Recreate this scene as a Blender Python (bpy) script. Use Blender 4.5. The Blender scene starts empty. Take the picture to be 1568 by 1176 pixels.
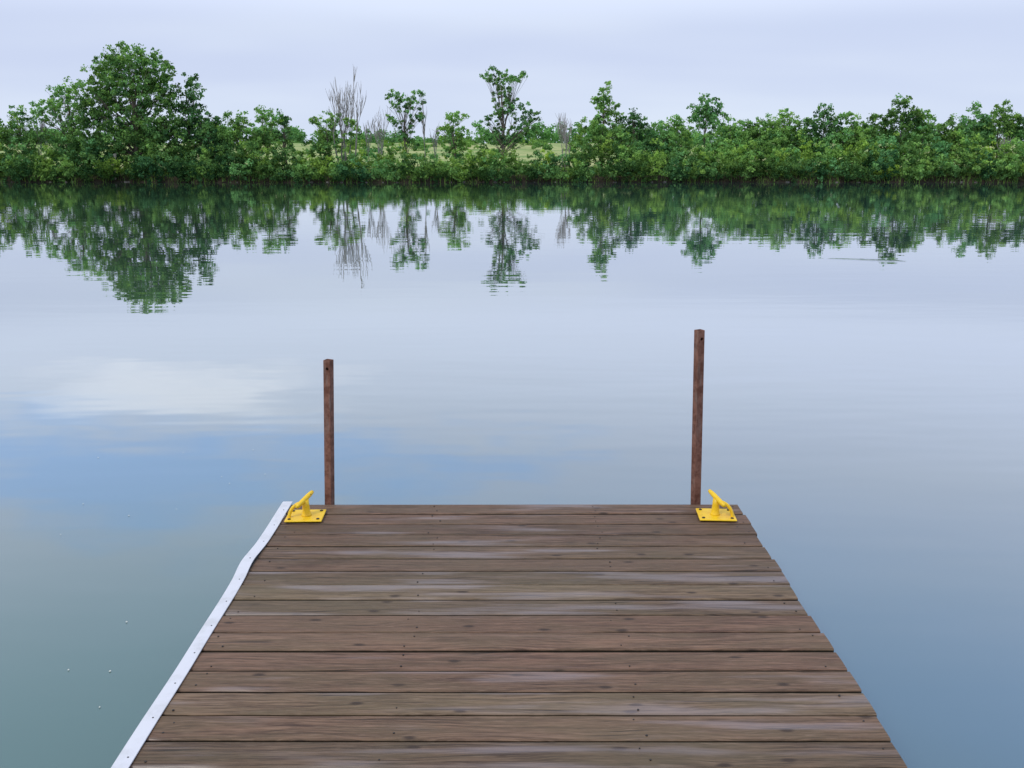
import bpy, math, random
import numpy as np
from mathutils import Vector, Matrix
R = np.random.default_rng(11)
random.seed(5)
scene = bpy.context.scene
scene.view_settings.view_transform = 'Standard'
scene.view_settings.look = 'None'
scene.view_settings.exposure = 0
COL = scene.collection

# ------------------------------------------------------------ node helpers
def new_mat(name):
    m = bpy.data.materials.new(name); m.use_nodes = True
    m.node_tree.nodes.clear()
    return m, m.node_tree
class NT:
    def __init__(s, nt): s.nt = nt
    def n(s, typ, **kw):
        nd = s.nt.nodes.new(typ)
        for k, v in kw.items(): setattr(nd, k, v)
        return nd
    def put(s, sock, v):
        if isinstance(v, bpy.types.NodeSocket): s.nt.links.new(v, sock)
        elif isinstance(v, (tuple, list)) and len(v) == 3 and sock.type == 'RGBA': sock.default_value = (*v, 1)
        else: sock.default_value = v
    def math(s, op, a, b=0.0, c=0.0, clamp=False):
        nd = s.n('ShaderNodeMath', operation=op, use_clamp=clamp)
        s.put(nd.inputs[0], a); s.put(nd.inputs[1], b); s.put(nd.inputs[2], c)
        return nd.outputs[0]
    def mix(s, f, a, b, blend='MIX'):
        nd = s.n('ShaderNodeMix', data_type='RGBA', blend_type=blend)
        s.put(nd.inputs['Factor'], f); s.put(nd.inputs[6], a); s.put(nd.inputs[7], b)
        return nd.outputs[2]
    def noise(s, vec, scale=1.0, detail=3.0, rough=0.5):
        nd = s.n('ShaderNodeTexNoise')
        s.put(nd.inputs['Vector'], vec); nd.inputs['Scale'].default_value = scale
        nd.inputs['Detail'].default_value = detail; nd.inputs['Roughness'].default_value = rough
        return nd.outputs['Fac']
    def ramp(s, f, lo, hi, a=0.0, b=1.0):
        nd = s.n('ShaderNodeMapRange', interpolation_type='SMOOTHSTEP')
        s.put(nd.inputs[0], f)
        for i, v in enumerate((lo, hi, a, b)): s.put(nd.inputs[i+1], v)
        return nd.outputs[0]
    def sep(s, v):
        nd = s.n('ShaderNodeSeparateXYZ'); s.put(nd.inputs[0], v); return nd.outputs
    def comb(s, x, y, z):
        nd = s.n('ShaderNodeCombineXYZ')
        s.put(nd.inputs[0], x); s.put(nd.inputs[1], y); s.put(nd.inputs[2], z); return nd.outputs[0]
    def bump(s, h, dist, strength=1.0):
        nd = s.n('ShaderNodeBump'); s.put(nd.inputs['Height'], h)
        nd.inputs['Distance'].default_value = dist; nd.inputs['Strength'].default_value = strength
        return nd.outputs[0]
    def out(s, sh):
        o = s.n('ShaderNodeOutputMaterial'); s.nt.links.new(sh, o.inputs['Surface'])
def pbsdf(t, col, rough, normal=None, spec=0.5, metal=0.0):
    p = t.n('ShaderNodeBsdfPrincipled')
    t.put(p.inputs['Base Color'], col); t.put(p.inputs['Roughness'], rough)
    t.put(p.inputs['Specular IOR Level'], spec); t.put(p.inputs['Metallic'], metal)
    if normal is not None: t.put(p.inputs['Normal'], normal)
    t.out(p.outputs[0]); return p

# ------------------------------------------------------------ sun + sky
sun_dir = Vector((-0.62, -0.55, 0.0)).normalized() * math.cos(math.radians(48))
sun_dir.z = math.sin(math.radians(48))
sl = bpy.data.lights.new('sun', 'SUN'); sl.energy = 1.5; sl.angle = math.radians(12); sl.color = (1.0, 0.95, 0.86)
so = bpy.data.objects.new('sun', sl); COL.objects.link(so)
so.rotation_euler = sun_dir.to_track_quat('Z', 'Y').to_euler(); so.location = (-20, -20, 40)

w = bpy.data.worlds.new('World'); scene.world = w; w.use_nodes = True
w.node_tree.nodes.clear(); t = NT(w.node_tree)
sky = t.n('ShaderNodeTexSky', sky_type='NISHITA'); sky.sun_disc = False
sky.sun_elevation = math.radians(48); sky.sun_rotation = math.atan2(sun_dir.x, sun_dir.y)
tc = t.n('ShaderNodeTexCoord').outputs['Generated']
d = t.sep(tc)
zc = t.math('MAXIMUM', d[2], 0.0)
zz = t.math('ADD', zc, 0.15)
u = t.math('DIVIDE', d[0], zz); v = t.math('DIVIDE', d[1], zz)
pv = t.comb(t.math('MULTIPLY', u, 0.6), v, 0.0)
n1 = t.noise(pv, 0.55, 3, 0.5)
n2 = t.noise(t.comb(u, t.math('MULTIPLY', v, 1.6), 3.7), 2.2, 3, 0.6)
K = 10.0
cA = (0.625*K, 0.705*K, 0.925*K); cB = (0.73*K, 0.81*K, 0.98*K)
cc = t.mix(t.ramp(n1, 0.36, 0.66), cA, cB)
hor = t.ramp(zc, 0.0, 0.10, 1.0, 0.0)
cc = t.mix(t.math('MULTIPLY', hor, 0.5), cc, (0.73*K, 0.84*K, 1.0*K))
# brighter band of thin cloud above the frame
cc = t.mix(t.math('MULTIPLY', t.ramp(zc, 0.12, 0.17), t.ramp(zc, 0.19, 0.32, 0.75, 0.0)), cc, (0.84*K, 0.93*K, 1.16*K))
def patch(cu, cv, ru, rv):
    a = t.math('DIVIDE', t.math('SUBTRACT', u, cu), ru); b = t.math('DIVIDE', t.math('SUBTRACT', v, cv), rv)
    r = t.math('SQRT', t.math('ADD', t.math('MULTIPLY', a, a), t.math('MULTIPLY', b, b)))
    r = t.math('ADD', r, t.math('MULTIPLY', t.math('SUBTRACT', n2, 0.5), 3.4))
    return t.ramp(r, 0.1, 1.4, 1.0, 0.0)
cc = t.mix(t.math('MULTIPLY', patch(-0.95, 2.02, 0.85, 0.30), 0.75), cc, (0.40*K, 0.66*K, 1.20*K))
cc = t.mix(t.math('MULTIPLY', patch(-0.80, 2.46, 0.38, 0.20), 0.8), cc, (1.08*K, 1.13*K, 1.28*K))
high = t.ramp(zc, 0.27, 0.52, 0.0, 0.92)
cc = t.mix(high, cc, t.mix(t.ramp(d[0], -0.3, 0.28), (0.38*K, 0.55*K, 0.72*K), (0.40*K, 0.59*K, 0.95*K)))
cc = t.mix(t.ramp(zc, 0.58, 0.82), cc, (1.15*K, 1.2*K, 1.3*K))  # unseen zenith, brightness added for more top light on the trees
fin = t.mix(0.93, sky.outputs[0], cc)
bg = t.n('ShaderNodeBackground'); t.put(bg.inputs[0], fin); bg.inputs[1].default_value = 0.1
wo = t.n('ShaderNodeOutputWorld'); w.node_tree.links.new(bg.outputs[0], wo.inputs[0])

# ------------------------------------------------------------ camera
cam = bpy.data.cameras.new('camera'); cam.lens = 33.3; cam.sensor_width = 36; cam.clip_end = 6000
co = bpy.data.objects.new('camera', cam); COL.objects.link(co)
co.location = (0, 0, 2.18); co.rotation_euler = (math.radians(90-13.31), 0, 0)
scene.camera = co

# ------------------------------------------------------------ mesh helpers
def mesh_obj(name, verts, faces, mats, midx=None, parent=None, smooth=False, attrs=None):
    me = bpy.data.meshes.new(name)
    me.from_pydata(verts, [], faces)
    for m in mats: me.materials.append(m)
    if midx is not None: me.polygons.foreach_set('material_index', np.asarray(midx, dtype=np.int32))
    if smooth: me.polygons.foreach_set('use_smooth', np.ones(len(me.polygons), dtype=bool))
    if attrs:
        for k, a in attrs.items():
            at = me.attributes.new(k, 'FLOAT', 'FACE'); at.data.foreach_set('value', np.asarray(a, dtype=np.float32))
    me.update()
    o = bpy.data.objects.new(name, me); COL.objects.link(o)
    if parent: o.parent = parent
    return o
def empty(name, loc=(0, 0, 0)):
    e = bpy.data.objects.new(name, None); e.location = loc; e.empty_display_size = 0.2; COL.objects.link(e); return e
class MB:
    def __init__(s): s.v = []; s.f = []; s.n = 0
    def add(s, v, f):
        v = [tuple(p) for p in v]
        s.v += v; s.f += [tuple(i+s.n for i in q) for q in f]; s.n += len(v)
    def box(s, x0, x1, y0, y1, z0, z1, M=None):
        v = [Vector((x, y, z)) for z in (z0, z1) for y in (y0, y1) for x in (x0, x1)]
        if M is not None: v = [M @ p for p in v]
        s.add(v, [(0, 2, 3, 1), (4, 5, 7, 6), (0, 1, 5, 4), (2, 6, 7, 3), (0, 4, 6, 2), (1, 3, 7, 5)])
    def tube(s, pts, rad, k=6, cap=True, sx=1.0):
        pts = [Vector(p) for p in pts]; vs = []; fs = []
        for i, p in enumerate(pts):
            dd = (pts[min(i+1, len(pts)-1)] - pts[max(i-1, 0)]).normalized()
            a = dd.cross(Vector((0, 1, 0)) if abs(dd.y) < 0.9 else Vector((1, 0, 0))).normalized(); b = dd.cross(a)
            for j in range(k):
                an = 2*math.pi*j/k
                vs.append(p + a*math.cos(an)*rad[i]*sx + b*math.sin(an)*rad[i])
        for i in range(len(pts)-1):
            for j in range(k):
                fs.append((i*k+j, i*k+(j+1) % k, (i+1)*k+(j+1) % k, (i+1)*k+j))
        if cap: fs.append(tuple(range(k))[::-1]); fs.append(tuple((len(pts)-1)*k+j for j in range(k)))
        s.add(vs, fs)
def bevel(o, wd, seg=2, ang=30):
    m = o.modifiers.new('bevel', 'BEVEL'); m.width = wd; m.segments = seg; m.limit_method = 'ANGLE'; m.angle_limit = math.radians(ang)

# ------------------------------------------------------------ terrain
def shore(x): return 97 + 0.9*np.sin(x*0.09) + 0.5*np.sin(x*0.31+1) + 0.25*np.sin(x*0.9)
def th(x, y):
    dd = y - shore(x)
    h = np.where(dd < 0, np.maximum(-2.5, dd*0.35), np.minimum(dd*0.55, 0.55) + np.clip(dd-1, 0, 6)*0.12)
    h = h + np.clip(y-105, 0, 100)*0.043 + np.clip(y-205, 0, 2000)*0.004
    h = h + np.where(dd > 0, 0.12*np.sin(x*0.7+y*0.3)*np.sin(y*0.5-x*0.2), 0)
    s2 = -6.5 - y + 0.5*np.sin(x*0.25)
    h2 = np.where(s2 > 0, np.minimum(s2*0.3, 1.2), np.maximum(s2*0.35, -2.5))
    return np.where(y < 40, h2, h)
xs = np.concatenate([np.linspace(-1500, -90, 16), np.linspace(-86, 86, 173), np.linspace(90, 1500, 16)])
ys = np.concatenate([np.linspace(-200, -20, 8), np.linspace(-18, 0, 19), np.linspace(5, 93, 10), np.linspace(94, 112, 55), np.linspace(115, 260, 40), np.linspace(300, 3000, 14)])
X, Y = np.meshgrid(xs, ys); Z = th(X, Y)
nv = np.stack([X.ravel(), Y.ravel(), Z.ravel()], 1)
nx = len(xs); I, J = np.meshgrid(np.arange(nx-1), np.arange(len(ys)-1)); b = (J*nx+I).ravel()
nf = np.stack([b, b+1, b+nx+1, b+nx], 1)
m, nt = new_mat('ground_mat'); t = NT(nt)
pos = t.n('ShaderNodeNewGeometry').outputs['Position']
px = t.sep(pos)
g = t.mix(t.ramp(t.noise(t.comb(t.math('MULTIPLY', px[0], 0.6), px[1], 0.0), 0.12, 4, 0.6), 0.35, 0.65), (0.20, 0.31, 0.09), (0.44, 0.45, 0.20))
g = t.mix(t.ramp(t.noise(pos, 2.0, 3, 0.7), 0.3, 0.7, 0.0, 0.3), g, (0.10, 0.15, 0.04))
soil = t.mix(t.noise(pos, 3.0, 3, 0.7), (0.015, 0.014, 0.009), (0.05, 0.038, 0.026))
lim = t.math('ADD', px[2], t.math('MULTIPLY', t.noise(pos, 0.6, 3), 0.8))
g = t.mix(t.ramp(lim, 0.9, 1.6), soil, g)
pbsdf(t, g, 0.9, None, 0.2)
mesh_obj('ground', nv, nf, [m], smooth=True)

# ------------------------------------------------------------ water
m, nt = new_mat('water_mat'); t = NT(nt)
pos = t.n('ShaderNodeNewGeometry').outputs['Position']; p3 = t.sep(pos)
wv = t.comb(t.math('MULTIPLY', p3[0], 0.22), p3[1], 0.0)
h1 = t.noise(wv, 0.9, 2.0, 0.5)
h2 = t.noise(t.comb(t.math('MULTIPLY', p3[0], 0.35), p3[1], 9.0), 3.0, 1.0, 0.5)
calm = t.ramp(t.noise(t.comb(t.math('MULTIPLY', p3[0], 0.25), p3[1], 2.0), 0.09, 2), 0.35, 0.7, 0.35, 1.0)
hh = t.math('MULTIPLY', t.math('ADD', h1, t.math('MULTIPLY', h2, 0.3)), calm)
a = t.math('DIVIDE', t.math('SUBTRACT', p3[0], 7.9), 1.0)
bq = t.math('DIVIDE', t.math('SUBTRACT', t.math('ADD', p3[1], t.math('MULTIPLY', p3[0], 0.35)), 24.0), 0.35)
rr = t.math('ADD', t.math('MULTIPLY', a, a), t.math('MULTIPLY', bq, bq))
wk = t.math('MULTIPLY', t.ramp(rr, 0.0, 1.0, 1.0, 0.0), t.noise(t.comb(p3[0], t.math('MULTIPLY', p3[1], 4.0), 0.0), 2.5, 2))
hh = t.math('ADD', hh, t.math('MULTIPLY', wk, 0.8))
nrm = t.bump(hh, 0.0056, 1.0)
side = t.ramp(t.math('ADD', p3[0], t.math('MULTIPLY', t.noise(pos, 0.3, 2), 2.0)), -2.5, 4.0)
body = t.mix(side, (0.068, 0.130, 0.098), (0.062, 0.118, 0.150))
body = t.mix(t.ramp(t.noise(pos, 0.5, 3, 0.6), 0.3, 0.7, 0.0, 0.3), body, (0.06, 0.105, 0.085))
df = t.n('ShaderNodeBsdfDiffuse'); t.put(df.inputs[0], body)
gl = t.n('ShaderNodeBsdfGlossy'); gl.inputs['Roughness'].default_value = 0.012; t.put(gl.inputs['Normal'], nrm)
t.put(gl.inputs['Color'], (0.98, 0.98, 0.98))
lw = t.n('ShaderNodeLayerWeight'); lw.inputs['Blend'].default_value = 0.5; t.put(lw.inputs['Normal'], nrm)
f = t.math('POWER', lw.outputs['Facing'], 1.8)
mx = t.n('ShaderNodeMixShader'); t.put(mx.inputs[0], f)
nt.links.new(df.outputs[0], mx.inputs[1]); nt.links.new(gl.outputs[0], mx.inputs[2]); t.out(mx.outputs[0])
mesh_obj('water', [(-1500, -12, 0), (1500, -12, 0), (1500, 101, 0), (-1500, 101, 0)], [(0, 1, 2, 3)], [m])

# ------------------------------------------------------------ dock
dock = empty('wooden_dock', (0, 0, 0.4))
def wood_mat(name, dark=False):
    m, nt = new_mat(name); t = NT(nt)
    geo = t.n('ShaderNodeNewGeometry'); rnd = geo.outputs['Random Per Island']
    oc = t.n('ShaderNodeTexCoord').outputs['Object']; o3 = t.sep(oc)
    off = t.math('MULTIPLY', rnd, 57.0)
    gx = t.math('ADD', o3[0], off)
    warp = t.math('MULTIPLY', t.noise(t.comb(t.math('MULTIPLY', gx, 2.2), t.math('MULTIPLY', o3[1], 9.0), off), 1.0, 1), 0.06)
    yw = t.math('ADD', o3[1], warp)
    grain = t.noise(t.comb(t.math('MULTIPLY', gx, 3.0), t.math('MULTIPLY', yw, 95.0), off), 1.0, 4, 0.7)
    fine = t.noise(t.comb(t.math('MULTIPLY', gx, 14), t.math('MULTIPLY', yw, 300.0), off), 1.0, 2, 0.6)
    blot = t.noise(t.comb(t.math('MULTIPLY', gx, 2.4), t.math('MULTIPLY', o3[1], 11.0), off), 1.0, 4, 0.65)
    blot2 = t.noise(t.comb(t.math('MULTIPLY', o3[0], 0.8), t.math('MULTIPLY', o3[1], 1.2), 4.0), 1.0, 2, 0.6)
    c = t.mix(t.ramp(grain, 0.36, 0.64), (0.060, 0.033, 0.021), (0.185, 0.116, 0.078))
    c = t.mix(t.ramp(blot, 0.38, 0.66, 0.0, 0.65), c, (0.098, 0.072, 0.042))
    c = t.mix(t.ramp(blot2, 0.4, 0.65, 0.0, 0.35), c, (0.16, 0.12, 0.078))
    c = t.mix(t.ramp(fine, 0.5, 0.75, 0.0, 0.5), c, (0.27, 0.19, 0.14))
    c = t.mix(t.ramp(fine, 0.28, 0.42, 0.55, 0.0), c, (0.030, 0.019, 0.013))
    r2 = t.math('FRACT', t.math('MULTIPLY', rnd, 7.31))
    tint = t.mix(rnd, (0.80, 0.76, 0.74), (1.14, 1.12, 1.07)); c = t.mix(1.0, c, tint, 'MULTIPLY')
    c = t.mix(1.0, c, t.mix(r2, (1.08, 0.95, 0.95), (0.96, 1.01, 0.94)), 'MULTIPLY')
    crk = t.noise(t.comb(t.math('MULTIPLY', gx, 1.8), t.math('MULTIPLY', yw, 75.0), t.math('ADD', off, 5.0)), 1.0, 1, 0.5)
    crk = t.ramp(crk, 0.69, 0.75)
    c = t.mix(t.math('MULTIPLY', crk, 0.8), c, (0.02, 0.013, 0.01))
    vo = t.n('ShaderNodeTexVoronoi', voronoi_dimensions='2D'); vo.inputs['Scale'].default_value = 1.0
    t.put(vo.inputs['Vector'], t.comb(t.math('MULTIPLY', gx, 3.2), t.math('MULTIPLY', t.math('ADD', o3[1], t.math('MULTIPLY', rnd, 3.0)), 8.0), 0.0))
    kd = t.math('ADD', vo.outputs['Distance'], t.math('MULTIPLY', t.math('SUBTRACT', grain, 0.5), 0.08))
    kn = t.ramp(kd, 0.03, 0.11, 1.0, 0.0)
    vs = t.sep(vo.outputs['Color']); kn = t.math('MULTIPLY', kn, t.ramp(vs[0], 0.55, 0.6))
    c = t.mix(t.math('MULTIPLY', kn, 0.85), c, (0.030, 0.016, 0.010))
    # wet film: shallow cupped middle of some boards holds water
    wet = t.noise(t.comb(t.math('MULTIPLY', gx, 1.3), t.math('MULTIPLY', o3[1], 13.0), off), 1.0, 2, 0.5)
    wet = t.math('ADD', wet, t.math('MULTIPLY', grain, 0.16))
    wet = t.math('ADD', wet, t.math('MULTIPLY', t.math('SUBTRACT', r2, 0.5), 0.16))
    wet = t.math('SUBTRACT', wet, t.math('MULTIPLY', t.math('ABSOLUTE', t.math('SUBTRACT', o3[0], 0.1)), 0.07))
    wet = t.ramp(wet, 0.56, 0.80)
    c = t.mix(t.math('MULTIPLY', wet, 0.36), c, (0.26, 0.185, 0.18))  # pale sky sheen painted into the colour of the wet streaks
    c = t.mix(t.ramp(o3[2], -0.010, -0.004, 0.94, 0.0), c, (0.010, 0.012, 0.008))  # board sides painted dark so the gaps read as shade
    rough = t.ramp(wet, 0.0, 1.0, 0.60, 0.29)
    hgt = t.math('ADD', grain, t.math('MULTIPLY', fine, 0.5))
    hgt = t.math('SUBTRACT', hgt, t.math('MULTIPLY', crk, 0.8))
    hgt = t.math('MULTIPLY', hgt, t.ramp(wet, 0, 1, 1.0, 0.6))
    spec = t.ramp(wet, 0, 1, 0.36, 0.9)
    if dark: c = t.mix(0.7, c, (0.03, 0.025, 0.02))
    pbsdf(t, c, rough, t.bump(hgt, 0.0020, 0.9), spec)
    return m
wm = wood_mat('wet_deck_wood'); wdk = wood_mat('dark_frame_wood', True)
mb = MB(); nails = MB()
PITCH = 0.1405; GAP = 0.0120
i = 0; yy = 4.75
Rb = random.Random(3)
while yy > -8.2:
    y1 = yy; y0 = yy - PITCH + GAP + Rb.uniform(-0.003, 0.002)
    xl = -1.172 + Rb.uniform(-0.004, 0.004); xr = 1.200 + Rb.uniform(-0.010, 0.007)
    zt = Rb.uniform(-0.002, 0.001); tl = Rb.uniform(-0.002, 0.0015); cup = Rb.uniform(-0.0015, 0.002)
    nseg = 12; prof = [(y0, -0.036), (y0, -0.005), (y0+0.004, -0.0008), ((y0+y1)/2, cup), (y1-0.004, -0.0008), (y1, -0.005), (y1, -0.036)]
    vs = []; fs = []; ph = Rb.uniform(0, 6); am = Rb.uniform(0.0004, 0.0015)
    for s in range(nseg+1):
        x = xl + (xr-xl)*s/nseg
        wob = am*math.sin(x*2.2+ph)
        for k, (py, pz) in enumerate(prof):
            edge = wob if k in (0, 1, 2) else -wob*0.5 if k in (4, 5, 6) else 0
            vs.append((x, py+edge, pz+zt+tl*(py-y0)/(y1-y0)+wob*0.6))
    K7 = len(prof)
    for s in range(nseg):
        for k in range(K7):
            a0 = s*K7+k; b0 = s*K7+(k+1) % K7
            fs.append((a0, b0, b0+K7, a0+K7))
    fs.append(tuple(range(K7))[::-1]); fs.append(tuple(nseg*K7+k for k in range(K7)))
    mb.add(vs, fs)
    for nxp in (-1.10, -0.39, 0.42, 1.14):
        for ny in (0.028, 0.098):
            if Rb.random() < 0.35: continue
            cx = nxp + Rb.uniform(-0.03, 0.03); cy = y0 + ny + Rb.uniform(-0.012, 0.012); zz0 = zt + max(cup, 0) + 0.0014
            rr0 = Rb.uniform(0.0026, 0.0042)
            nails.tube([(cx, cy, zz0-0.006), (cx, cy, zz0)], [rr0, rr0], 8)
    yy -= PITCH; i += 1
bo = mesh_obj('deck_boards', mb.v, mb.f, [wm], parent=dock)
m, nt = new_mat('nail_steel'); pbsdf(NT(nt), (0.035, 0.028, 0.025), 0.5, None, 0.5, 0.3)
nail_m = m
mesh_obj('nails', nails.v, nails.f, [m], parent=dock)
fr = MB()
for x in (-1.14, -0.39, 0.42, 1.165):
    fr.box(x-0.02, x+0.02, -8.2, 4.70, -0.19, -0.042)
fr.box(-1.16, 1.185, 4.703, 4.741, -0.19, -0.042)
for y in (2.4, 0.2, -2.2, -4.6, -7): fr.box(-1.11, -0.42, y-0.02, y+0.02, -0.185, -0.047); fr.box(-0.36, 0.39, y-0.02, y+0.02, -0.185, -0.047); fr.box(0.45, 1.14, y-0.02, y+0.02, -0.185, -0.047)
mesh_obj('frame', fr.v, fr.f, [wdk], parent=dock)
m, nt = new_mat('float_plastic'); pbsdf(NT(nt), (0.03, 0.03, 0.035), 0.5)
fl = MB()
for y in (3.7, 1.0, -2.0, -5.0): fl.box(-1.05, -0.45, y-0.5, y+0.5, -0.55, -0.195); fl.box(0.47, 1.08, y-0.5, y+0.5, -0.55, -0.195)
o = mesh_obj('floats', fl.v, fl.f, [m], parent=dock); bevel(o, 0.04, 3)

# white vinyl edging along the left side
prof_pts = [(4.775, -1.226, 0.001), (4.45, -1.223, 0.001), (4.22, -1.222, 0.002), (4.10, -1.226, 0.006), (4.02, -1.230, 0.009), (3.94, -1.228, 0.007), (3.84, -1.221, 0.002), (3.70, -1.217, 0.001),
            (3.45, -1.213, 0.001), (3.1, -1.209, 0.001), (2.8, -1.209, 0.002), (2.5, -1.207, 0.001), (1.8, -1.21, 0.001), (0.5, -1.205, 0.001), (-2, -1.21, 0.001), (-8, -1.21, 0.001)]
ysamp = np.arange(4.775, -8.0, -0.03)
pa = np.array(prof_pts)[::-1]
xo = np.interp(ysamp, pa[:, 0], pa[:, 1]); lz = np.interp(ysamp, pa[:, 0], pa[:, 2])
ker = np.ones(3)/3
xo = np.convolve(np.pad(xo, 1, 'edge'), ker, 'valid') + 0.0008*np.sin(ysamp*9); lz = np.convolve(np.pad(lz, 1, 'edge'), ker, 'valid')
vs = []; fs = []
for k, y in enumerate(ysamp):
    x, z = xo[k], lz[k]+0.003
    inn = x + 0.056 + 0.0015*math.sin(y*3.3)
    pr = [(inn, z-0.0003), (inn-0.001, z+0.002), (x+0.030, z+0.0025), (x+0.006, z+0.002), (x+0.001, z-0.003), (x, z-0.012), (x+0.004, -0.05), (x+0.010, -0.085), (x+0.014, -0.085), (x+0.009, -0.02), (x+0.03, z-0.0003)]
    vs += [(q[0], y, q[1]) for q in pr]
n = 11
for k in range(len(ysamp)-1):
    for j in range(n): fs.append((k*n+j, k*n+(j+1) % n, (k+1)*n+(j+1) % n, (k+1)*n+j))
fs.append(tuple(range(n)))
m, nt = new_mat('white_vinyl'); t = NT(nt)
oc = t.n('ShaderNodeTexCoord').outputs['Object']
c = t.mix(t.ramp(t.noise(oc, 9, 4, 0.7), 0.45, 0.75, 0, 0.45), (0.66, 0.66, 0.72), (0.42, 0.42, 0.42))
pbsdf(t, c, 0.4, t.bump(t.noise(oc, 14, 3), 0.002, 0.5))
mesh_obj('edge_bumper', vs, fs, [m], parent=dock, smooth=False)
sc = MB()
for y in np.arange(4.65, -7.8, -0.21):
    x = float(np.interp(y, pa[:, 0], pa[:, 1]))+0.036; z = float(np.interp(y, pa[:, 0], pa[:, 2]))+0.0052
    sc.tube([(x, y, z-0.004), (x, y, z+0.001)], [0.0036, 0.003], 10)
mesh_obj('bumper_screws', sc.v, sc.f, [nail_m], parent=dock)

# ------------------------------------------------------------ rusty square-tube posts
m, nt = new_mat('rusty_steel'); t = NT(nt)
oc = t.n('ShaderNodeTexCoord').outputs['Object']; o3 = t.sep(oc)
c = t.mix(t.ramp(t.noise(oc, 30, 4, 0.7), 0.35, 0.65), (0.11, 0.038, 0.022), (0.22, 0.10, 0.07))
c = t.mix(t.ramp(t.noise(t.comb(t.math('MULTIPLY', o3[0], 6), t.math('MULTIPLY', o3[1], 6), o3[2]), 6, 4, 0.7), 0.5, 0.75, 0, 0.7), c, (0.20, 0.15, 0.13))
pbsdf(t, c, 0.7, t.bump(t.noise(oc, 90, 3, 0.7), 0.0015, 0.8), 0.35)
rust = m
def post(x0, x1, y, ztop, yaw):
    a = 0.0195; wl = 0.004; zb = -1.6
    P = MB(); ring = [(-a, -a), (a, -a), (a, a), (-a, a)]; inr = [(-a+wl, -a+wl), (a-wl, -a+wl), (a-wl, a-wl), (-a+wl, a-wl)]
    zs = [zb, ztop]
    v = [(p[0], p[1], z) for z in zs for p in ring] + [(p[0], p[1], z) for z in (ztop-0.5, ztop) for p in inr]
    f = [(i, (i+1) % 4, 4+(i+1) % 4, 4+i) for i in range(4)]
    f += [(4+i, 4+(i+1) % 4, 12+(i+1) % 4, 12+i) for i in range(4)]
    f += [(8+(i+1) % 4, 8+i, 12+i, 12+(i+1) % 4) for i in range(4)] + [(8, 9, 10, 11), (3, 2, 1, 0)]
    P.add(v, f)
    o = mesh_obj('rusty_steel_post', P.v, P.f, [rust])
    c = MB(); c.tube([(0.003, -0.1, ztop-0.045), (0.003, 0.0, ztop-0.045)], [0.008, 0.008], 14)
    cut = mesh_obj('cut', c.v, c.f, [])
    bm = o.modifiers.new('hole', 'BOOLEAN'); bm.object = cut; bm.operation = 'DIFFERENCE'; bm.solver = 'EXACT'
    bevel(o, 0.0025, 2, 50)
    dg = bpy.context.evaluated_depsgraph_get(); me = bpy.data.meshes.new_from_object(o.evaluated_get(dg))
    o.modifiers.clear(); o.data = me
    bpy.data.objects.remove(cut)
    lean = math.atan2(x1-x0, ztop-0.4)
    o.location = (x0 - math.tan(lean)*0.4, y, 0); o.rotation_euler = (0, lean, yaw)
    return o
post(-0.974, -0.942, 4.79, 1.18, math.radians(-20))
post(0.981, 0.955, 4.79, 1.335, math.radians(24))

# ------------------------------------------------------------ yellow cleats
m, nt = new_mat('yellow_paint'); t = NT(nt)
oc = t.n('ShaderNodeTexCoord').outputs['Object']
c = t.mix(t.ramp(t.noise(oc, 25, 4, 0.6), 0.4, 0.75, 0, 0.6), (0.84, 0.54, 0.012), (0.70, 0.38, 0.01))
c = t.mix(t.ramp(t.noise(oc, 60, 4, 0.7), 0.64, 0.70), c, (0.16, 0.08, 0.03))
pbsdf(t, c, 0.45, t.bump(t.noise(oc, 80, 3), 0.001, 0.5))
yel = m
def cleat(x, y, side, yaw):
    e = empty('yellow_mooring_cleat', (x, y, 0.4055)); e.rotation_euler = (0, 0, yaw)
    B = MB(); B.box(-0.094, 0.094, -0.082, 0.082, -0.001, 0.007)
    o = mesh_obj('base_plate', B.v, B.f, [yel], parent=e); bevel(o, 0.004, 2)
    S = MB(); S.tube([(0.005*-side, 0, 0.006), (0.005*-side, 0, 0.012), (0.005*-side, 0, 0.025), (0.004*-side, 0, 0.06), (0, 0, 0.088)], [0.028, 0.024, 0.020, 0.018, 0.020], 16)
    mesh_obj('stem', S.v, S.f, [yel], parent=e, smooth=True)
    H = MB(); pts = []; rad = []
    for k in range(11):
        q = -1+2*k/10
        pts.append((q*0.030*-side, q*0.062, 0.092+0.019*q)); rad.append(0.0135*(1-0.35*abs(q)**3))
    H.tube(pts, rad, 12); mesh_obj('horn', H.v, H.f, [yel], parent=e, smooth=True)
    G = MB(); pts = []
    for k in range(13):
        an = math.pi/2*k/12
        pts.append((side*(0.005+0.072*math.sin(an)), -0.01-0.02*k/12, 0.006+0.074*math.cos(an)))
    pts.append((side*0.077, -0.03, 0.004))
    G.tube(pts, [0.0085]*len(pts), 10); mesh_obj('guard_loop', G.v, G.f, [yel], parent=e, smooth=True)
    N = MB()
    for a in (-0.072, 0.072):
        for b2 in (-0.058, 0.058): N.tube([(a, b2, 0.006), (a, b2, 0.0105), (a, b2, 0.012)], [0.0085, 0.0085, 0.005], 6)
    mesh_obj('bolts', N.v, N.f, [nail_m], parent=e)
cleat(-1.056, 4.56, -1, math.radians(2))
cleat(1.047, 4.575, 1, math.radians(-3))

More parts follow.
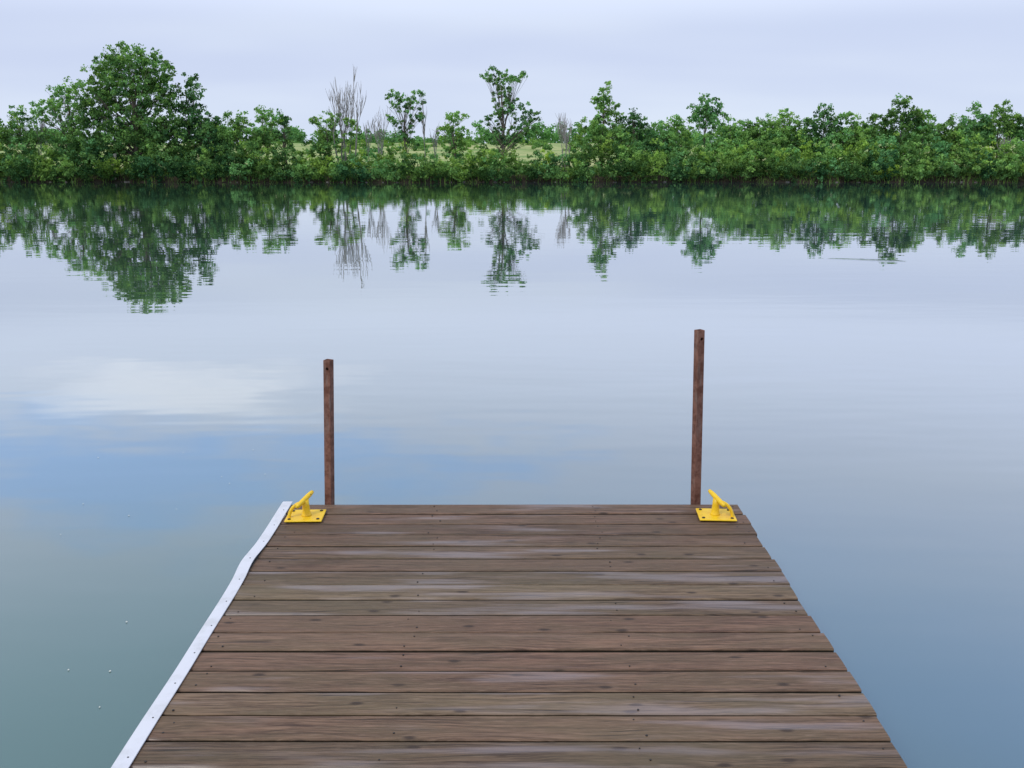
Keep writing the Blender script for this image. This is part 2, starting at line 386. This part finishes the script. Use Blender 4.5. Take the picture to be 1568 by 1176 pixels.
# ------------------------------------------------------------ foliage
def leaf_mat(name):
    m, nt = new_mat(name); t = NT(nt)
    at = t.n('ShaderNodeAttribute', attribute_name='tone'); hu = t.n('ShaderNodeAttribute', attribute_name='hue')
    tone = at.outputs['Fac']; hue = hu.outputs['Fac']
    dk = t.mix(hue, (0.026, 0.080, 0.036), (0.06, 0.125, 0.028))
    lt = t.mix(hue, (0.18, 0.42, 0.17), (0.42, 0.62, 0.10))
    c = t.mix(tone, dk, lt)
    df = t.n('ShaderNodeBsdfDiffuse'); t.put(df.inputs[0], c)
    tr = t.n('ShaderNodeBsdfTranslucent'); t.put(tr.inputs[0], t.mix(1.0, c, (1.1, 1.15, 0.65), 'MULTIPLY'))
    mx = t.n('ShaderNodeMixShader'); mx.inputs[0].default_value = 0.33
    nt.links.new(df.outputs[0], mx.inputs[1]); nt.links.new(tr.outputs[0], mx.inputs[2]); t.out(mx.outputs[0])
    return m
leafm = leaf_mat('leaf_mat')
def bark(name, a, b):
    m, nt = new_mat(name); t = NT(nt); oc = t.n('ShaderNodeTexCoord').outputs['Object']
    pbsdf(t, t.mix(t.noise(oc, 3, 3, 0.7), a, b), 0.9, None, 0.2); return m
barkm = bark('bark', (0.07, 0.055, 0.042), (0.20, 0.17, 0.14))
deadm = bark('dead_bark', (0.20, 0.185, 0.175), (0.36, 0.335, 0.32))

def leaves(cent, rad, nl, size, tone, hue, up=0.35):
    n = len(cent); N = n*nl
    c = np.repeat(cent, nl, 0); r = np.repeat(rad, nl)[:, None]
    g = R.normal(size=(N, 3)); g /= np.linalg.norm(g, axis=1)[:, None]; g *= (R.random((N, 1))**0.6)*1.1
    g[:, 2] *= 0.75
    p = c + g*r
    nrm = R.normal(size=(N, 3))*0.8; nrm += g*1.0; nrm[:, 2] += up; nrm /= np.linalg.norm(nrm, axis=1)[:, None]
    a = np.cross(nrm, R.normal(size=(N, 3))); a /= np.linalg.norm(a, axis=1)[:, None]; b = np.cross(nrm, a)
    s = size*(0.5+0.9*R.random((N, 1)))
    v = np.stack([p-a*s*0.6, p-b*s*0.38, p+a*s*0.6, p+b*s*0.38], 1).reshape(-1, 3)
    f = np.arange(N*4).reshape(-1, 4)
    tn = np.repeat(tone, nl) + R.normal(size=N)*0.12
    hu = np.repeat(hue, nl) + R.normal(size=N)*0.06
    return v, f, np.clip(tn, 0, 1), np.clip(hu, 0, 1)
def blob_clumps(bl, dens, rr=(0.35, 0.7), rag=1.0):
    cs = []
    for (cx, cy, cz, rx, ry, rz) in bl:
        n = max(10, int(dens*(rx*ry+rx*rz+ry*rz)/3*4))
        g = R.normal(size=(n, 3)); g /= np.linalg.norm(g, axis=1)[:, None]
        k = R.random(3)*6
        bumpy = 0.92 + rag*(0.17*np.sin(g[:, 0]*4+k[0])*np.sin(g[:, 2]*5+k[1]) + 0.14*np.sin(g[:, 1]*6+k[2]+g[:, 0]*3) + 0.08*R.normal(size=n))
        q = R.random(n)**0.42*bumpy
        cs.append(np.stack([cx+g[:, 0]*rx*q, cy+g[:, 1]*ry*q, cz+g[:, 2]*rz*q], 1))
    c = np.concatenate(cs)
    return c, rr[0]+(rr[1]-rr[0])*R.random(len(c))**1.5
def tree(name, x, y, blobs, dens=3.2, hue=0.3, tone=0.45, nl=30, size=0.20, trunk_r=0.22, rr=(0.22, 0.62), limbs=26, lean=0.0, fat=1.08, rag=1.0):
    zb = float(th(np.array(x), np.array(y))) - 0.3
    dens *= 1.55
    bl = [(x+b[0], y+b[3], b[1], b[2]*fat, b[2]*fat*0.85, b[-1]*1.05) for b in blobs]
    c, r = blob_clumps(bl, dens, rr, rag)
    ok = c[:, 2] > 0.4; c, r = c[ok], r[ok]
    top = max(b[2]+b[5] for b in bl)
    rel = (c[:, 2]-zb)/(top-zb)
    tn = tone + R.normal(size=len(c))*0.20 + (rel-0.55)*0.40  # lit tops and shaded undersides put into the leaf tone by height
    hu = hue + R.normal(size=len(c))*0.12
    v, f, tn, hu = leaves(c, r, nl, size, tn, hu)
    T = MB(); H = top - zb
    pts = []; rd = []
    for k in range(9):
        q = k/8*0.82
        pts.append(Vector((x+lean*q*H+0.12*math.sin(q*7+x), y+0.1*math.cos(q*6+x), zb+q*H))); rd.append(trunk_r*(1-q*0.9)*(1.35 if k == 0 else 1))
    T.tube(pts, rd, 7)
    idx = R.choice(len(c), size=min(limbs, len(c)), replace=False)
    for j in idx:
        e = Vector(c[j]); hgt = min(max((e.z-zb)*0.62/H, 0.14), 0.78)*(0.75+0.25*R.random())
        kf = hgt/0.82*8; k0 = min(int(kf), 7); s = pts[k0].lerp(pts[k0+1], kf-k0)
        mid = s.lerp(e, 0.5) + Vector((R.normal()*0.2, R.normal()*0.2, 0.15-0.1*(e-s).length*0.2))
        r0 = max(0.02, rd[k0]*0.28)
        T.tube([s, s.lerp(mid, 0.6)+Vector((0, 0, -0.05)), mid, mid.lerp(e, 0.6), e], [r0, r0*0.8, r0*0.6, r0*0.4, 0.01], 5, False)
        for _ in range(2):
            e2 = e + Vector((R.normal()*0.4, R.normal()*0.4, -abs(R.normal())*0.2))
            T.tube([mid, mid.lerp(e2, 0.6), e2], [r0*0.4, r0*0.25, 0.01], 4, False)
    nvv = len(v); V = np.concatenate([v, np.array([tuple(p) for p in T.v])])
    faces = f.tolist() + [tuple(i+nvv for i in q) for q in T.f]
    mi = [0]*len(f) + [1]*len(T.f)
    pad = [0.5]*len(T.f)
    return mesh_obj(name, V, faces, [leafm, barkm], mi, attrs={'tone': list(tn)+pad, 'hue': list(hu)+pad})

# left group
tree('oak_tree', -39.2, 102.0, [(0, 8.8, 4.0, 0, 3.1), (0.0, 12.2, 2.7, 0, 1.6), (-2.4, 11.1, 2.2, 0, 1.7), (2.3, 11.0, 2.2, 0, 1.8), (-3.6, 8.8, 2.1, 0, 2.0), (3.3, 8.9, 1.9, 0, 1.9), (-3.4, 6.4, 2.6, 0, 2.0), (3.6, 5.8, 2.4, 0, 2.0), (0.6, 5.2, 3.4, -1, 2.2), (-3.8, 3.8, 3.0, -1, 2.0), (3.5, 3.4, 3, -1, 2)],
     dens=2.5, hue=0.36, tone=0.44, trunk_r=0.42, limbs=60, nl=34, size=0.22, rr=(0.22, 0.68), rag=0.8)
tree('ash_tree', -34.0, 103.0, [(0.7, 9.6, 1.1, 0, 1.4), (0.2, 8.0, 1.6, 0, 1.4), (1.2, 6.2, 1.9, 0, 1.5), (1.4, 4.6, 2.4, 0, 1.8), (3.0, 3.6, 1.8, 0, 1.6), (2.6, 6.0, 1.0, 0, 0.9)], dens=2.8, hue=0.15, tone=0.30, trunk_r=0.2)
tree('ash_tree', -46.2, 102.5, [(0.5, 9.2, 1.4, 0, 1.2), (-0.9, 8.2, 1.8, 0, 1.3), (1.6, 7.2, 1.7, 0, 1.4), (-2.6, 6.6, 2.0, 0, 1.7), (0.4, 5.6, 2.2, 0, 1.5), (0, 3.6, 3.0, 0, 1.8)], dens=2.3, hue=0.30, tone=0.66, trunk_r=0.2, limbs=44, rr=(0.22, 0.5))
tree('maple_tree', -51.2, 102.0, [(0, 6.6, 1.0, 0, 1.2), (-1.2, 4.9, 1.7, 0, 1.3), (1.1, 4.4, 1.7, 0, 1.3)], hue=0.35, tone=0.5, trunk_r=0.15)
for (x, tp, wd) in ((-55.5, 7.6, 2.4), (-60, 9, 3), (-65, 7.6, 3), (-71, 9.5, 3.4), (-77, 8, 3.2)):
    tree('maple_tree', x, 103, [(0, tp-wd*0.55, wd*0.8, 0, wd*0.55), (wd*.4, tp-wd, wd, 0, wd*0.6), (-wd*.5, tp-wd*1.1, wd*0.9, 0, wd*0.6), (0, 2.8, wd, 0, 2)], dens=1.7, hue=0.3, tone=0.4)
tree('maple_tree', -28.3, 101.5, [(0, 6.1, 1.4, 0, 1.2), (-0.9, 4.6, 1.7, 0, 1.4), (0.8, 3.8, 2.0, 0, 1.7)], hue=0.40, tone=0.5, trunk_r=0.14, rr=(.22, .5))
tree('ash_tree', -25.9, 102.5, [(-0.3, 7.0, 1.0, 0, 0.9), (0.7, 6.1, 1.3, 0, 1.1), (0, 4.4, 1.6, 0, 1.5)], dens=2.8, hue=0.32, tone=0.66, trunk_r=0.13, rr=(.2, .45))
tree('maple_tree', -23.9, 102.8, [(0, 6.3, 0.9, 0, 0.9), (0, 4.7, 1.0, 0, 1.2)], hue=0.2, tone=0.36, trunk_r=0.13, rr=(.22, .5))
tree('maple_tree', -31.2, 101.5, [(0, 4.6, 1.4, 0, 1.3), (0, 3, 1.8, 0, 1.3)], hue=0.15, tone=0.28, trunk_r=0.13)
# mid group
tree('maple_tree', -19.2, 102, [(-1.3, 6.2, 0.5, 0, 0.7), (0.4, 6.0, 1.2, 0, 1.1), (0.0, 4.5, 1.5, 0, 1.3), (-0.6, 3.2, 1.9, 0, 1.3), (2.7, 4.8, 0.9, 0, 1.0), (2.4, 6.0, .6, 0, .5)], hue=0.42, tone=0.58, trunk_r=0.14, dens=2.7, rr=(.2, .48))
tree('ash_tree', -11.2, 103, [(-1.3, 8.7, 1.1, 0, 0.8), (1.2, 8.5, 1.1, 0, 0.8), (-0.2, 7.7, 1.4, 0, 0.8), (1.2, 6.7, 1.1, 0, 0.9), (-1.2, 6.4, 0.9, 0, 0.8), (0, 5.3, 1.2, 0, 1.0), (0.4, 4.0, 1.4, 0, 1.0)], dens=2.0, hue=0.22, tone=0.55, rr=(0.18, 0.42), trunk_r=0.15, limbs=40)
tree('maple_tree', -6.0, 101.5, [(0, 6.4, 1.1, 0, 1.0), (-0.7, 5.2, 1.2, 0, 1.0), (0.8, 4.8, 1.2, 0, 1.0), (0, 3.4, 1.6, 0, 1.2)], dens=2.6, hue=0.42, tone=0.72, trunk_r=0.15, rr=(.2, .48))
tree('ash_tree', -1.0, 102.5, [(-1.1, 10.7, 1.5, 0, 0.9), (1.2, 10.5, 1.5, 0, 1.0), (0, 9.5, 1.6, 0, 0.8), (0.5, 8.3, 1.2, 0, 0.8), (0.9, 7.4, 1.8, 0, 1.0), (2.6, 6.6, 1.5, 0, 1.0), (-1.1, 6.5, 1.2, 0, 1.0), (1.8, 5.0, 1.7, 0, 1.2), (-0.2, 4.4, 1.6, 0, 1.2)], dens=2.0, hue=0.22, tone=0.52, rr=(0.18, 0.45), trunk_r=0.2, limbs=50)
tree('poplar_tree', 9.4, 102, [(0.3, 8.9, 0.9, 0, 1.1), (-0.5, 8.0, 1.0, 0, 1.1), (0.6, 7.0, 1.6, 0, 1.3), (-0.5, 5.4, 2.1, 0, 1.5), (1.2, 4.2, 2.4, 0, 1.6), (-1.2, 3.2, 2.0, 0, 1.5)], dens=2.8, hue=0.42, tone=0.62, trunk_r=0.16, limbs=30, rr=(.2, .5), rag=0.7)
tree('maple_tree', 12.8, 102.5, [(0, 5.9, 1.6, 0, 1.3), (0.9, 4.2, 2.0, 0, 1.5)], hue=0.15, tone=0.30, rag=0.7)
# right wood
rt = [(15.5, 6.6, .78), (17.6, 7.1, .74), (20.4, 9.1, .62), (22.9, 6.6, .72), (24.8, 6.5, .5), (26.6, 7.0, .7), (28.6, 7.6, .78), (30.6, 6.4, .55), (32.8, 8.0, .34), (35.4, 7.2, .74), (38.0, 7.1, .36), (40.9, 8.8, .28), (43.6, 7.5, .58), (46.4, 6.8, .36), (49.0, 7.9, .60), (51.8, 8.3, .40), (55, 7.6, .4), (59, 8.4, .3), (63, 7.8, .4), (68, 9, .4), (73, 8, .35), (78, 8.6, .4)]
for k, (x, tp, tn) in enumerate(rt):
    wd = 1.3+0.5*R.random()
    if k > 16: wd = 2.4
    bl = [(0.15*R.normal(), tp-1.1, wd*0.66, 0, 1.1), (-0.65*wd, tp-2.0-0.4*R.random(), wd*0.75, 0, 1.2), (0.6*wd, tp-1.8-0.5*R.random(), wd*0.8, 0, 1.2), (0, tp-2.9, wd*1.15, 0, 1.5), (0.2, 2.8, wd*1.15, 0, 1.6)]
    tree(['maple_tree', 'ash_tree', 'poplar_tree'][k % 3], x, 102.5+1.8*R.random(), bl, dens=2.6, hue=float(R.uniform(0.1, 0.5)), tone=tn, trunk_r=0.12, limbs=14, rr=(.22, .52), rag=0.65)

# bare trees
def bare(x, y, H, spread, r0, nst):
    zb = float(th(np.array(x), np.array(y)))-0.3
    T = MB()
    def grow(p, dr, L, r, dep):
        pts = [p]; rd = [r]; dcur = dr.copy()
        for k in range(4):
            dcur = (dcur + Vector((random.gauss(0, .07), random.gauss(0, .07), 0.08))).normalized()
            pts.append(pts[-1]+dcur*L/4); rd.append(r*(1-0.17*(k+1)))
        T.tube(pts, rd, 5, False)
        if dep == 0: return
        for k in range(random.choice((3, 4))):
            q = random.randint(2, 4)
            nd = (dcur + Vector((random.gauss(0, spread), random.gauss(0, spread), 0.25))).normalized()
            grow(pts[q], nd, L*random.uniform(0.5, 0.8), max(rd[q]*0.64, 0.024), dep-1)
    for s in range(nst):
        dr = Vector(((s-(nst-1)/2)*0.09+random.gauss(0, .02), random.gauss(0, .08), 1)).normalized()
        grow(Vector((x+0.2*s-0.1*nst, y, zb)), dr, H*0.41, r0, 3)
    mesh_obj('bare_tree', T.v, T.f, [deadm])
bare(-17.4, 102.5, 10.4, 0.16, 0.12, 6)
bare(-13.9, 102.8, 7.6, 0.2, 0.09, 2)
bare(-9.0, 103, 7.8, 0.12, 0.08, 1)
bare(-7.9, 103.5, 6.4, 0.15, 0.07, 1)
bare(-15.2, 103.5, 6.2, 0.2, 0.07, 1)
bare(5.6, 102.0, 7.0, 0.26, 0.10, 3)
bare(-49.2, 102, 6.5, 0.25, 0.09, 2)
bare(-40.2, 98.4, 3.6, 0.2, 0.10, 1)
bare(50.5, 99.5, 5.0, 0.3, 0.07, 2)

# shoreline shrubs: one mass along the bank
cl = []; cr = []; tl = []; hl = []
x = -82.0
while x < 84:
    wd = R.uniform(0.9, 2.0)
    if x < -23: tps = (R.uniform(1.8, 3.2), R.uniform(3.0, 4.8), R.uniform(3.6, 4.8)); base = .36
    elif x < 7: tps = (R.uniform(1.2, 2.4), R.uniform(2.2, 3.6), R.uniform(2.5, 3.9)); base = .50
    else: tps = (R.uniform(1.8, 3.4), R.uniform(3.4, 5.2), R.uniform(4.4, 6.0)); base = .60
    for row in range(3):
        yb = float(shore(np.array(x))) + (0.0, 2.2, 4.6)[row] + R.normal()*0.3
        tt = tps[row]
        c, r = blob_clumps([(x+R.normal()*0.3, yb, tt*0.5, wd, wd*0.9, tt*0.52)], 2.7 if row < 2 else 1.8, (0.25, 0.55))
        ok = c[:, 2] > 0.08; c, r = c[ok], r[ok]
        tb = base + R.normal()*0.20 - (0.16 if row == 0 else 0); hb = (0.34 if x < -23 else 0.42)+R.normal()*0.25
        cl.append(c); cr.append(r); tl.append(tb + R.normal(size=len(c))*0.17 + (c[:, 2]/tt-0.66)*0.85); hl.append(hb+R.normal(size=len(c))*0.08)  # shade painted into leaf tone: darker toward shrub bases and front row
    x += wd*0.85
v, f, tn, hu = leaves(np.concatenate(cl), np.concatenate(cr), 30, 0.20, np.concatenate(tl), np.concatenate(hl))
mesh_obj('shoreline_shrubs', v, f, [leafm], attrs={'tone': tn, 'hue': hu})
# scattered bushes along the field behind the bank
cl = []; cr = []; tl = []; hl = []
for k in range(110):
    x = R.uniform(-60, 45); y = R.uniform(112, 200); zb = float(th(np.array(x), np.array(y))); s = R.uniform(0.5, 1.5)
    c, r = blob_clumps([(x, y, zb+s*0.5, s*1.3, s, s*0.7)], 2.2, (0.25, 0.6)); cl.append(c); cr.append(r)
    tl.append(np.full(len(c), 0.5+R.normal()*0.15)); hl.append(np.full(len(c), 0.4+R.normal()*0.2))
v, f, tn, hu = leaves(np.concatenate(cl), np.concatenate(cr), 20, 0.28, np.concatenate(tl), np.concatenate(hl))
mesh_obj('field_bushes', v, f, [leafm], attrs={'tone': tn, 'hue': hu})
# bank grass
N = 26000
gx = R.uniform(-84, 84, N); gy = shore(gx)+R.uniform(-0.15, 7, N)
gz = np.maximum(th(gx, gy), 0)-0.03; hg = R.uniform(0.2, 0.65, N); a = R.uniform(0, 6.28, N); wg = 0.035
dx, dy = np.cos(a)*wg, np.sin(a)*wg; lx, ly = R.normal(size=N)*0.12, R.normal(size=N)*0.12
V = np.stack([np.stack([gx-dx, gy-dy, gz], 1), np.stack([gx+dx, gy+dy, gz], 1), np.stack([gx+lx, gy+ly, gz+hg], 1)], 1).reshape(-1, 3)
mesh_obj('bank_grass', V, np.arange(N*3).reshape(-1, 3), [leafm], attrs={'tone': np.clip(R.normal(size=N)*0.2+0.3, 0, 1), 'hue': np.clip(R.normal(size=N)*0.15+0.65, 0, 1)})
# distant tree line behind the field
cl = []; cr = []; tl = []; hl = []
x = -190.0
while x < 190:
    yb = 285+R.uniform(-10, 25); zb = float(th(np.array(x), np.array(yb))); tp = R.uniform(3.5, 7.0) + 1.6*math.sin(x*0.05)
    c, r = blob_clumps([(x, yb, zb+tp*0.5, R.uniform(3, 5), 3, tp*0.55)], 0.6, (0.9, 1.6)); cl.append(c); cr.append(r)
    tl.append(np.full(len(c), 0.75+R.normal()*0.1)+R.normal(size=len(c))*0.12); hl.append(np.full(len(c), 0.15))
    x += R.uniform(2.5, 4.5)
v, f, tn, hu = leaves(np.concatenate(cl), np.concatenate(cr), 36, 0.6, np.concatenate(tl), np.concatenate(hl))
mesh_obj('distant_tree_line', v, f, [leafm], attrs={'tone': tn, 'hue': hu})

rk = MB()
for k in range(110):
    x = R.uniform(-80, 80); y = float(shore(np.array(x)))+R.uniform(-0.25, 0.35); s = R.uniform(0.05, 0.16)
    n0 = 7; vs = []; fs = []
    for a, rz in ((0, -0.5), (1, 0.2), (2, 0.55)):
        for j in range(n0):
            q = (1.0, 0.95, 0.5)[a]*R.uniform(0.8, 1.15)*s
            vs.append((x+math.cos(6.283*j/n0)*q*1.4, y+math.sin(6.283*j/n0)*q, 0.02+rz*s*R.uniform(.8, 1.1)))
    for a in range(2):
        for j in range(n0): fs.append((a*n0+j, a*n0+(j+1) % n0, (a+1)*n0+(j+1) % n0, (a+1)*n0+j))
    fs.append(tuple(2*n0+j for j in range(n0))); rk.add(vs, fs)
m, nt = new_mat('rock'); t = NT(nt); pbsdf(t, t.mix(t.noise(t.n('ShaderNodeTexCoord').outputs['Object'], 4, 4), (0.06, 0.055, 0.05), (0.18, 0.165, 0.15)), 0.85)
mesh_obj('shoreline_rocks', rk.v, rk.f, [m])
# floating seed fluff
sf = MB()
for k in range(22):
    x, y = R.uniform(-3.4, -1.5), R.uniform(2.2, 7.0); s = R.uniform(0.0025, 0.005)
    sf.add([(x+s*math.cos(q)*R.uniform(.6, 1.2), y+s*math.sin(q)*1.3, 0.004) for q in np.arange(0, 6.2, 1.05)], [tuple(range(6))])
m, nt = new_mat('seed_fluff'); pbsdf(NT(nt), (0.6, 0.6, 0.55), 0.9)
mesh_obj('floating_seeds', sf.v, sf.f, [m])
print('faces', sum(len(o.data.polygons) for o in scene.objects if o.type == 'MESH'))
